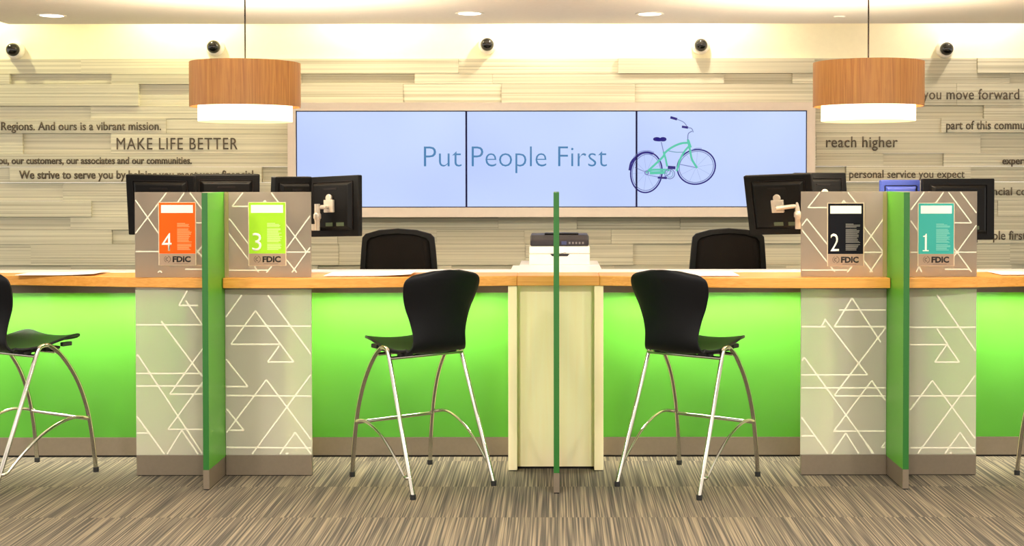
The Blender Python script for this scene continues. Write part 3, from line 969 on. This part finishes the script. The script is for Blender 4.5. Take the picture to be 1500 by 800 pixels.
# ------------------------------------------------------------------ stools
def make_stool(label):
    t = thing('bar_stool', label, 'stool', (0, 0, 0), 'black bar stools')
    # one-piece seat shell: (forward, height, half width)
    prof = [(0.262, 0.722, 0.165), (0.252, 0.737, 0.192), (0.215, 0.744, 0.207), (0.14, 0.732, 0.214), (0.06, 0.715, 0.213), (-0.02, 0.702, 0.206),
            (-0.09, 0.699, 0.192), (-0.135, 0.706, 0.176), (-0.165, 0.733, 0.163), (-0.180, 0.765, 0.156), (-0.188, 0.81, 0.156), (-0.196, 0.87, 0.170),
            (-0.207, 0.93, 0.192), (-0.222, 0.99, 0.213), (-0.238, 1.04, 0.224), (-0.249, 1.075, 0.222), (-0.255, 1.095, 0.208), (-0.258, 1.106, 0.178), (-0.2595, 1.112, 0.125)]
    pr = smooth_path([Vector(p) for p in prof], 3)
    bm = bmesh.new()
    nx = 14
    rows = []
    for i, p in enumerate(pr):
        f, z, w = p
        row = []
        for j in range(nx + 1):
            u = -1 + 2 * j / nx
            # seat dished, back wrapped
            back = max(0.0, min(1.0, (z - 0.74) / 0.2)) if f < -0.12 else 0.0
            dish = 0.022 * u * u * (1 - back) if f > -0.14 else 0.0
            wrap = 0.045 * u * u * back
            crown = 0.022 * (1 - u * u) if z > 1.09 else 0.0
            row.append(bm.verts.new((u * w, f + wrap, z + dish + crown * (z - 1.09) / 0.022)))
        rows.append(row)
    for row in rows:
        for v in row:
            v.co.z -= 0.018
    for i in range(len(rows) - 1):
        for j in range(nx):
            bm.faces.new((rows[i][j], rows[i][j + 1], rows[i + 1][j + 1], rows[i + 1][j]))
    sh = obj('seat_shell', bm, M['plastic'], t, smooth='all')
    md = sh.modifiers.new('thick', 'SOLIDIFY'); md.thickness = 0.012; md.offset = 0
    md = sh.modifiers.new('edge', 'BEVEL'); md.width = 0.004; md.segments = 2; md.limit_method = 'ANGLE'; md.angle_limit = R(50)
    # legs: the front ones bow forward, the rear ones run straight
    for s in (-1, 1):
        fx = 0.24 * s
        ax = 0.215 * s
        fp = smooth_path([(ax, 0.005, 0.712), (ax, 0.045, 0.706), (ax * 1.02, 0.115, 0.645), (ax * 1.05, 0.195, 0.525), (ax * 1.08, 0.252, 0.38), (ax * 1.1, 0.286, 0.22), (fx, 0.31, 0.016)], 6)
        bm = bmesh.new(); add_tube(bm, fp, 0.0115, 12)
        lg = obj('leg', bm, M['chrome'], t, smooth=True)
        bm = bmesh.new(); add_lathe(bm, [(0.001, 0.0), (0.015, 0.0), (0.015, 0.024), (0.012, 0.026)], fx, 0.31, 14)
        obj('foot_cap', bm, M['rubber'], lg, smooth=True)
        bp = smooth_path([(ax, 0.005, 0.712), (ax, -0.022, 0.702), (ax * 1.01, -0.045, 0.66)], 4) + [Vector((fx, -0.31, 0.016))]
        bm = bmesh.new(); add_tube(bm, bp, 0.0115, 12)
        lg = obj('leg', bm, M['chrome'], t, smooth=True)
        bm = bmesh.new(); add_lathe(bm, [(0.001, 0.0), (0.015, 0.0), (0.015, 0.024), (0.012, 0.026)], fx, -0.31, 14)
        obj('foot_cap', bm, M['rubber'], lg, smooth=True)
        # arched stay from the foot rail down to the rear leg
        sx = 0.238 * s + 0.012 * s
        sp = smooth_path([(0.232 * s, 0.285, 0.292), (sx, 0.24, 0.306), (sx, 0.16, 0.318), (sx, 0.06, 0.300), (sx, -0.04, 0.258), (sx, -0.14, 0.192), (sx, -0.235, 0.110), (sx, -0.266, 0.098), (0.241 * s, -0.279, 0.100)], 5)
        bm = bmesh.new(); add_tube(bm, sp, 0.007, 10, flat=(0.0055, 0.0085))
        obj('stay', bm, M['chrome'], t, smooth=True)
    bm = bmesh.new(); add_tube(bm, [(-0.234, 0.274, 0.292), (0.234, 0.274, 0.292)], 0.0105, 12)
    obj('foot_rail', bm, M['chrome'], t, smooth=True)
    for y, z in ((-0.052, 0.664), (0.075, 0.672)):
        bm = bmesh.new(); add_tube(bm, [(-0.218, y, z), (0.218, y, z)], 0.009, 12)
        obj('cross_rail', bm, M['chrome'], t, smooth=True)
    bm = bmesh.new()
    for s in (-1, 1):
        add_box(bm, 0.13 * s - 0.02, 0.13 * s + 0.02, -0.10, 0.16, 0.674, 0.690)
        add_box(bm, 0.13 * s - 0.035, 0.13 * s + 0.035, -0.075, -0.03, 0.668, 0.688)
        add_box(bm, 0.13 * s - 0.035, 0.13 * s + 0.035, 0.055, 0.10, 0.672, 0.694)
        add_box(bm, 0.17 * s - 0.012, 0.17 * s + 0.012, 0.15, 0.21, 0.688, 0.710)
    obj('seat_bracket', bm, M['rubber'], t, bevel=0.004)
    return t

def dup(root, loc, rz, label):
    r = root.copy(); COL.objects.link(r)
    r.location = loc; r.rotation_euler = (0, 0, rz); r['label'] = label
    for ch in list(root.children):
        c = ch.copy(); COL.objects.link(c); c.parent = r
        for g in ch.children:
            d = g.copy(); COL.objects.link(d); d.parent = c
    return r
st0 = make_stool('black bar stool nearest the lime sign side of the cream column, its seat pointing away from the column')
SP = [((0.69, 6.715, 0), R(-36), 'black bar stool between the cream column and the navy sign panel'),
      ((-2.837, 6.80, 0), R(-30.5), 'black bar stool cut by the picture edge, on the orange sign side'),
      ((2.82, 6.735, 0), R(35), 'bar stool beyond the teal sign, only a chrome leg showing')]
st0['label'] = 'black bar stool between the cream column and the lime sign panel'
for loc, rz, lb in SP:
    dup(st0, loc, rz, lb)
st0.location = (-0.698, 6.727, 0); st0.rotation_euler = (0, 0, R(37.2))

# ------------------------------------------------------------------ tellers' chairs
def make_task_chair(label):
    t = thing('task_chair', label, 'chair', (0, 0, 0), 'mesh task chairs behind the counter')
    # back seen from its front or rear: rounded trapezoid, built around z 0.78..1.265
    def out(k):
        pts = []
        for x, z in ((-0.252, 0.80), (-0.25, 0.90), (-0.242, 1.03), (-0.234, 1.13), (-0.226, 1.205), (-0.205, 1.228), (-0.12, 1.252), (0, 1.262),
                     (0.12, 1.252), (0.205, 1.228), (0.226, 1.205), (0.234, 1.13), (0.242, 1.03), (0.25, 0.90), (0.252, 0.80), (0.22, 0.775), (0.0, 0.765), (-0.22, 0.775)):
            pts.append((x * k, 0.92 + (z - 0.92) * k + (1 - k) * 0.10))
        return pts
    def yb(x, z):
        return -0.20 - 0.06 * (z - 0.78) + 0.25 * x * x
    o, i = out(1.0), out(0.86)
    bm = bmesh.new()
    n = len(o)
    V = {}
    for key, pts, dy in (('of', o, -0.014), ('ob', o, 0.014), ('if', i, -0.014), ('ib', i, 0.014)):
        V[key] = [bm.verts.new((x, yb(x, z) + dy, z)) for x, z in pts]
    for k in range(n):
        j = (k + 1) % n
        for a, b in (('of', 'if'), ('if', 'ib'), ('ib', 'ob'), ('ob', 'of')):
            bm.faces.new((V[a][k], V[a][j], V[b][j], V[b][k]))
    fr_ = obj('back_frame', bm, M['chair_frame'], t, bevel=0.004, smooth=True)
    bm = bmesh.new()
    ii = out(0.875)
    # fill between mirrored points of the outline
    left = [ii[k] for k in (0, 1, 2, 3, 4, 5, 6, 7)]
    grid = []
    for x, z in left:
        w = abs(x)
        grid.append([bm.verts.new((-w + 2 * w * k / 8, yb(-w + 2 * w * k / 8, z) , z)) for k in range(9)])
    low = [bm.verts.new((-abs(ii[17][0]) + 2 * abs(ii[17][0]) * k / 8, yb(0.2, ii[17][1]), ii[17][1])) for k in range(9)]
    grid.insert(0, low)
    for r in range(len(grid) - 1):
        for k in range(8):
            try:
                bm.faces.new((grid[r][k], grid[r][k + 1], grid[r + 1][k + 1], grid[r + 1][k]))
            except ValueError:
                pass
    bmesh.ops.remove_doubles(bm, verts=bm.verts, dist=1e-5)
    mp = obj('back_mesh', bm, M['mesh_back'], t, smooth='all')
    md = mp.modifiers.new('thick', 'SOLIDIFY'); md.thickness = 0.006; md.offset = 0
    bm = bmesh.new()
    add_prism(bm, round_rect(-0.24, 0.24, -0.22, 0.26, 0.08), lambda a, b, d: Vector((a, b, d)), 0.62, 0.70)
    obj('seat', bm, M['mesh_back'], t, bevel=0.02, segs=3, smooth=True)
    bm = bmesh.new(); add_tube(bm, smooth_path([(0, -0.05, 0.60), (0, -0.20, 0.605), (0, -0.245, 0.68), (0, -0.235, 0.83)], 5), 0.02, 10, flat=(0.035, 0.012))
    obj('back_bar', bm, M['chair_frame'], t, smooth=True)
    bm = bmesh.new(); add_lathe(bm, [(0.022, 0.62), (0.022, 0.35), (0.032, 0.35), (0.032, 0.09), (0.001, 0.09)], 0, 0, 20)
    obj('gas_column', bm, M['chair_frame'], t, smooth=True)
    bm = bmesh.new(); add_tube(bm, [(0.22 * math.cos(R(a)), 0.22 * math.sin(R(a)), 0.28) for a in range(0, 360, 12)], 0.011, 10, closed=True)
    for a in (45, 135, 225, 315):
        add_tube(bm, [(0.03 * math.cos(R(a)), 0.03 * math.sin(R(a)), 0.28), (0.22 * math.cos(R(a)), 0.22 * math.sin(R(a)), 0.28)], 0.008, 8)
    obj('foot_ring', bm, M['chrome'], t, smooth=True)
    bm = bmesh.new()
    for k in range(5):
        a = R(72 * k + 18)
        add_tube(bm, [(0.0, 0.0, 0.105), (0.31 * math.cos(a), 0.31 * math.sin(a), 0.075)], 0.02, 8)
    obj('star_base', bm, M['chair_frame'], t, smooth=True)
    for k in range(5):
        a = R(72 * k + 18)
        mt = Matrix.Translation((0.31 * math.cos(a), 0.31 * math.sin(a), 0.028)) @ Matrix.Rotation(a, 4, 'Z') @ Matrix.Rotation(R(90), 4, 'X')
        bm = bmesh.new()
        add_lathe(bm, [(0.001, -0.022), (0.028, -0.022), (0.028, 0.022), (0.001, 0.022)], 0, 0, 18, mtx=mt)
        add_tube(bm, [(0.31 * math.cos(a), 0.31 * math.sin(a), 0.03), (0.31 * math.cos(a), 0.31 * math.sin(a), 0.08)], 0.008, 8)
        obj('caster', bm, M['rubber'], t, smooth=True)
    return t
tc0 = make_task_chair('black mesh task chair behind the counter on the lime sign side of the printer')
dup(tc0, (P(1064, 360, 8.1).x, 8.34, 0), R(4), 'black mesh task chair behind the counter between printer and navy sign')
dup(tc0, (P(252, 360, 8.1).x, 8.36, 0), R(0), 'black mesh task chair almost hidden behind the frosted screen with the orange sign')
tc0.location = (P(584.5, 360, 8.1).x, 8.34, 0); tc0.rotation_euler = (0, 0, R(-2))

# ------------------------------------------------------------------ monitors
def monitor(px, py, Y, w, h, yaw, tilt, roll, label, arm=None, mat='monitor', emb=True, arm_side=-1, reach=0.17):
    c = P(px, py, Y)
    t = thing('computer_monitor', label, 'monitor', (c.x, Y, ZT + 0.003), 'monitors seen from behind')
    mt = Matrix.Translation(c) @ Matrix.Rotation(R(yaw), 4, 'Z') @ Matrix.Rotation(R(tilt), 4, 'X') @ Matrix.Rotation(R(roll), 4, 'Y')
    bm = bmesh.new()
    add_box(bm, -w / 2, w / 2, -0.012, 0.022, -h / 2, h / 2, mtx=mt)
    obj('housing', bm, M[mat], t, bevel=0.006)
    # raised back shell with sloping sides
    bm = bmesh.new()
    a, b = (w * 0.39, h * 0.40), (w * 0.34, h * 0.35)
    r0 = [bm.verts.new(mt @ Vector((sx * a[0], -0.0125, sz * a[1]))) for sx, sz in ((-1, -1), (1, -1), (1, 1), (-1, 1))]
    r1 = [bm.verts.new(mt @ Vector((sx * b[0], -0.034, sz * b[1]))) for sx, sz in ((-1, -1), (1, -1), (1, 1), (-1, 1))]
    bm.faces.new(r1)
    for k in range(4):
        bm.faces.new((r0[k], r0[(k + 1) % 4], r1[(k + 1) % 4], r1[k]))
    # thin rim line around the raised shell
    obj('back_shell', bm, M[mat], t, bevel=0.004)
    bm = bmesh.new()
    for (x0, x1, z0, z1) in ((-a[0], a[0], a[1], a[1] + 0.004), (-a[0] - 0.004, -a[0], -a[1], a[1]), (a[0], a[0] + 0.004, -a[1], a[1])):
        add_box(bm, x0, x1, -0.018, -0.0125, z0, z1, mtx=mt)
    add_box(bm, -w * 0.13, w * 0.13, -0.037, -0.0345, h * 0.27, h * 0.30, mtx=mt)
    obj('back_ridge', bm, M['monitor_groove'], t)
    obj('screen', box(-w / 2 + 0.012, w / 2 - 0.012, 0.0222, 0.0232, -h / 2 + 0.014, h / 2 - 0.014, mtx=mt), M['screen_off'], t)
    # mount and arm down to the worktop
    bm = bmesh.new()
    add_box(bm, -0.036, 0.036, -0.052, -0.0345, -0.036, 0.036, mtx=mt)
    add_lathe(bm, [(0.001, 0.0), (0.022, 0.0), (0.022, 0.014), (0.001, 0.014)], 0, 0, 16, mtx=mt @ Matrix.Translation((0, -0.037, 0.046)) @ Matrix.Rotation(R(90), 4, 'X'))
    mo = obj('mount_plate', bm, M['silver'], t, bevel=0.003, label='silver mounting plate')
    j = mt @ Vector((0, -0.075, -0.005))
    e = Vector((c.x + arm_side * 0.085, Y - 0.075, c.z - 0.005))
    g = e + Vector((arm_side * reach, 0.03, -0.115))
    zf = ZT + 0.004
    bm = bmesh.new()
    add_tube(bm, [mt @ Vector((0, -0.050, -0.005)), j], 0.011, 12)
    add_tube(bm, [j, e], 0.012, 12)
    add_tube(bm, [e + Vector((0, 0, 0.02)), e - Vector((0, 0, 0.075))], 0.016, 14)
    add_lathe(bm, [(0.016, e.z - 0.03), (0.022, e.z - 0.04), (0.022, e.z - 0.06), (0.015, e.z - 0.07), (0.015, e.z - 0.13), (0.001, e.z - 0.13)], e.x, e.y, 18)
    add_box(bm, min(e.x, g.x), max(e.x, g.x), e.y - 0.005, e.y + 0.03, e.z - 0.13, e.z - 0.095)
    add_lathe(bm, [(0.001, g.z + 0.03), (0.016, g.z + 0.03), (0.016, zf + 0.012), (0.06, zf + 0.010), (0.06, zf), (0.001, zf)], g.x, g.y, 20)
    obj('arm', bm, M['silver'], t, smooth=True, label='silver monitor arm on a round foot')
    bm = bmesh.new()
    add_box(bm, -0.035, 0.02, -0.0365, -0.0345, -h * 0.33, -h * 0.27, mtx=mt)
    add_box(bm, 0.05, 0.11, -0.0365, -0.0345, -h * 0.33, -h * 0.27, mtx=mt)
    obj('socket_strip', bm, M['socket'], t)
    return t
M['socket'] = plain('port_plastic', lin(58, 72, 50), 0.5)
monitor(237, 300, 7.31, 0.40, 0.345, -6, 8, 1, 'black monitor back behind the orange sign, the wider of the pair there', arm_side=1)
monitor(331, 297, 7.50, 0.38, 0.335, 20, 6, 0, 'black monitor back above the green fin and lime sign screen', arm_side=-1)
monitor(427, 303, 7.13, 0.30, 0.335, 60, 3, 0, 'black monitor back mostly hidden by the frosted screen with the lime sign', arm_side=-1)
monitor(490, 302, 7.40, 0.40, 0.345, -36, -2, -2, 'black monitor back with silver mount, standing between lime sign and task chair', arm_side=-1)
monitor(1143, 300, 7.30, 0.40, 0.345, -30, 12, -2, 'black monitor back with silver mount, leaning beside the navy sign screen', arm_side=1)
monitor(1203, 296, 7.44, 0.34, 0.335, 20, -8, 0, 'black monitor back peeking over the screen with the navy sign', arm_side=1, reach=0.05)
monitor(1318, 308, 7.44, 0.235, 0.345, 6, 0, 0, 'small blue-backed monitor peeking above the green fin beside the teal sign', mat='blue_monitor', arm_side=-1, reach=0.05)
monitor(1403, 307, 7.36, 0.42, 0.348, 4, 0, 0, 'black monitor back behind the teal sign', arm_side=-1)

# ------------------------------------------------------------------ printer on its cabinet
cx = P(819.5, 370, 7.76).x
bm = box(cx - 0.24, cx + 0.24, 7.745, 8.16, 0.0, ZT + 0.003)
wp = bm
pc = thing('printer_cabinet', 'white cabinet under the printer behind the middle of the counter', 'cabinet', (cx, 7.95, 0))
obj('body', wp, M['white_top'], pc, bevel=0.003)
for k in range(2):
    x0 = cx - 0.235 + k * 0.236
    d = obj('door', box(x0, x0 + 0.234, 8.161, 8.178, 0.08, ZT - 0.03), M['white_top'], pc, bevel=0.002)
    obj('handle', box(x0 + (0.20 if k == 0 else 0.02), x0 + (0.212 if k == 0 else 0.032), 8.1785, 8.195, 0.55, 0.70), M['chrome'], d)
pr_ = thing('printer', 'white laser printer with dark grey scanner lid, behind the thin green fin', 'printer', (cx, 7.95, ZT + 0.003))
z0 = ZT + 0.0035
hw = 0.182
zt_ = P(820, 361, 7.76).z
YPf = 7.765
obj('body', box(cx - hw, cx + hw, YPf, YPf + 0.36, z0 + 0.066, zt_), M['printer_white'], pr_, bevel=0.006)
obj('paper_tray', box(cx - hw, cx + hw, YPf + 0.002, YPf + 0.35, z0, z0 + 0.0645), M['printer_white'], pr_, bevel=0.004)
bm = bmesh.new()
add_prism(bm, [(cx - 0.055, z0 + 0.0645), (cx + 0.060, z0 + 0.0645), (cx + 0.048, z0 + 0.051), (cx - 0.044, z0 + 0.051)], lambda a, b, d: Vector((a, d, b)), YPf - 0.001, YPf + 0.003)
obj('tray_grip', bm, M['printer_dark'], pr_)
ztop = P(820, 344.5, 7.80).z
bm = bmesh.new()
add_prism(bm, [(YPf + 0.004, zt_ + 0.0005), (YPf + 0.004, zt_ + 0.036), (YPf + 0.05, ztop), (YPf + 0.34, ztop), (YPf + 0.34, zt_ + 0.0005)], lambda a, b, d: Vector((d, a, b)), cx - hw + 0.006, cx + hw - 0.006)
obj('scanner_lid', bm, M['printer_dark'], pr_, bevel=0.010, segs=3)
bm = box(cx - 0.09, cx + 0.115, YPf + 0.07, YPf + 0.20, ztop + 0.0005, ztop + 0.010)
obj('document_feeder', bm, M['monitor'], pr_, bevel=0.004)
obj('control_screen', box(cx + 0.012, cx + 0.042, YPf + 0.0005, YPf + 0.0035, zt_ + 0.010, zt_ + 0.030), M['socket_blue'] if 'socket_blue' in M else plain('panel_blue', lin(46, 52, 92), 0.3), pr_)
bm = bmesh.new()
for k in range(5):
    add_box(bm, cx + 0.055 + k * 0.020, cx + 0.066 + k * 0.020, YPf + 0.0005, YPf + 0.0035, zt_ + 0.014, zt_ + 0.026)
obj('button_row', bm, plain('button_grey', lin(110, 104, 104), 0.5), pr_)
bm = bmesh.new()
add_tube(bm, smooth_path([(cx + 0.012, YPf - 0.0008, zt_ - 0.040), (cx + 0.020, YPf - 0.0008, zt_ - 0.043), (cx + 0.028, YPf - 0.0008, zt_ - 0.039), (cx + 0.040, YPf - 0.0008, zt_ - 0.040)], 4), 0.0016, 6)
obj('badge', bm, plain('badge_grey', lin(130, 110, 100), 0.5), pr_)

# ------------------------------------------------------------------ papers on the counter
def paper(x0, x1, ya, yb_, lift, label):
    bm = bmesh.new()
    n = 16
    a, b = P(x0, 403, ya).x, P(x1, 403, ya).x
    top, bot = [], []
    for i in range(n + 1):
        u = i / n
        z = ZT + 0.0045 + lift * max(0, (u - 0.45) / 0.55) ** 2 * (1 - 0.25 * u)
        for L_, dz in ((top, 0.0022), (bot, 0.0)):
            L_.append([bm.verts.new((a + (b - a) * u, y, z + dz)) for y in (ya, yb_)])
    for i in range(n):
        bm.faces.new((top[i][0], top[i + 1][0], top[i + 1][1], top[i][1]))
        bm.faces.new((bot[i][0], bot[i][1], bot[i + 1][1], bot[i + 1][0]))
        bm.faces.new((top[i][0], bot[i][0], bot[i + 1][0], top[i + 1][0]))
        bm.faces.new((top[i][1], top[i + 1][1], bot[i + 1][1], bot[i][1]))
    for i in (0, n):
        bm.faces.new((top[i][0], top[i][1], bot[i][1], bot[i][0]))
    o = obj('paper_pad', bm, M['paper'], loc=((a + b) / 2, ya, ZT + 0.0045), smooth=True)
    tag(o, label, 'paper', 'white paper pads on the counter')
paper(22, 138, 6.95, 7.19, 0.010, 'white paper pad on the counter behind the partly visible stool')
paper(474, 602, 6.88, 7.17, 0.012, 'white paper pad on the counter beside the lime sign screen')
paper(958, 1083, 6.86, 7.16, 0.0, 'white paper pad on the counter between cream column and navy sign')
paper(1466, 1600, 6.93, 7.17, 0.0, 'white paper pad on the counter beyond the teal sign')
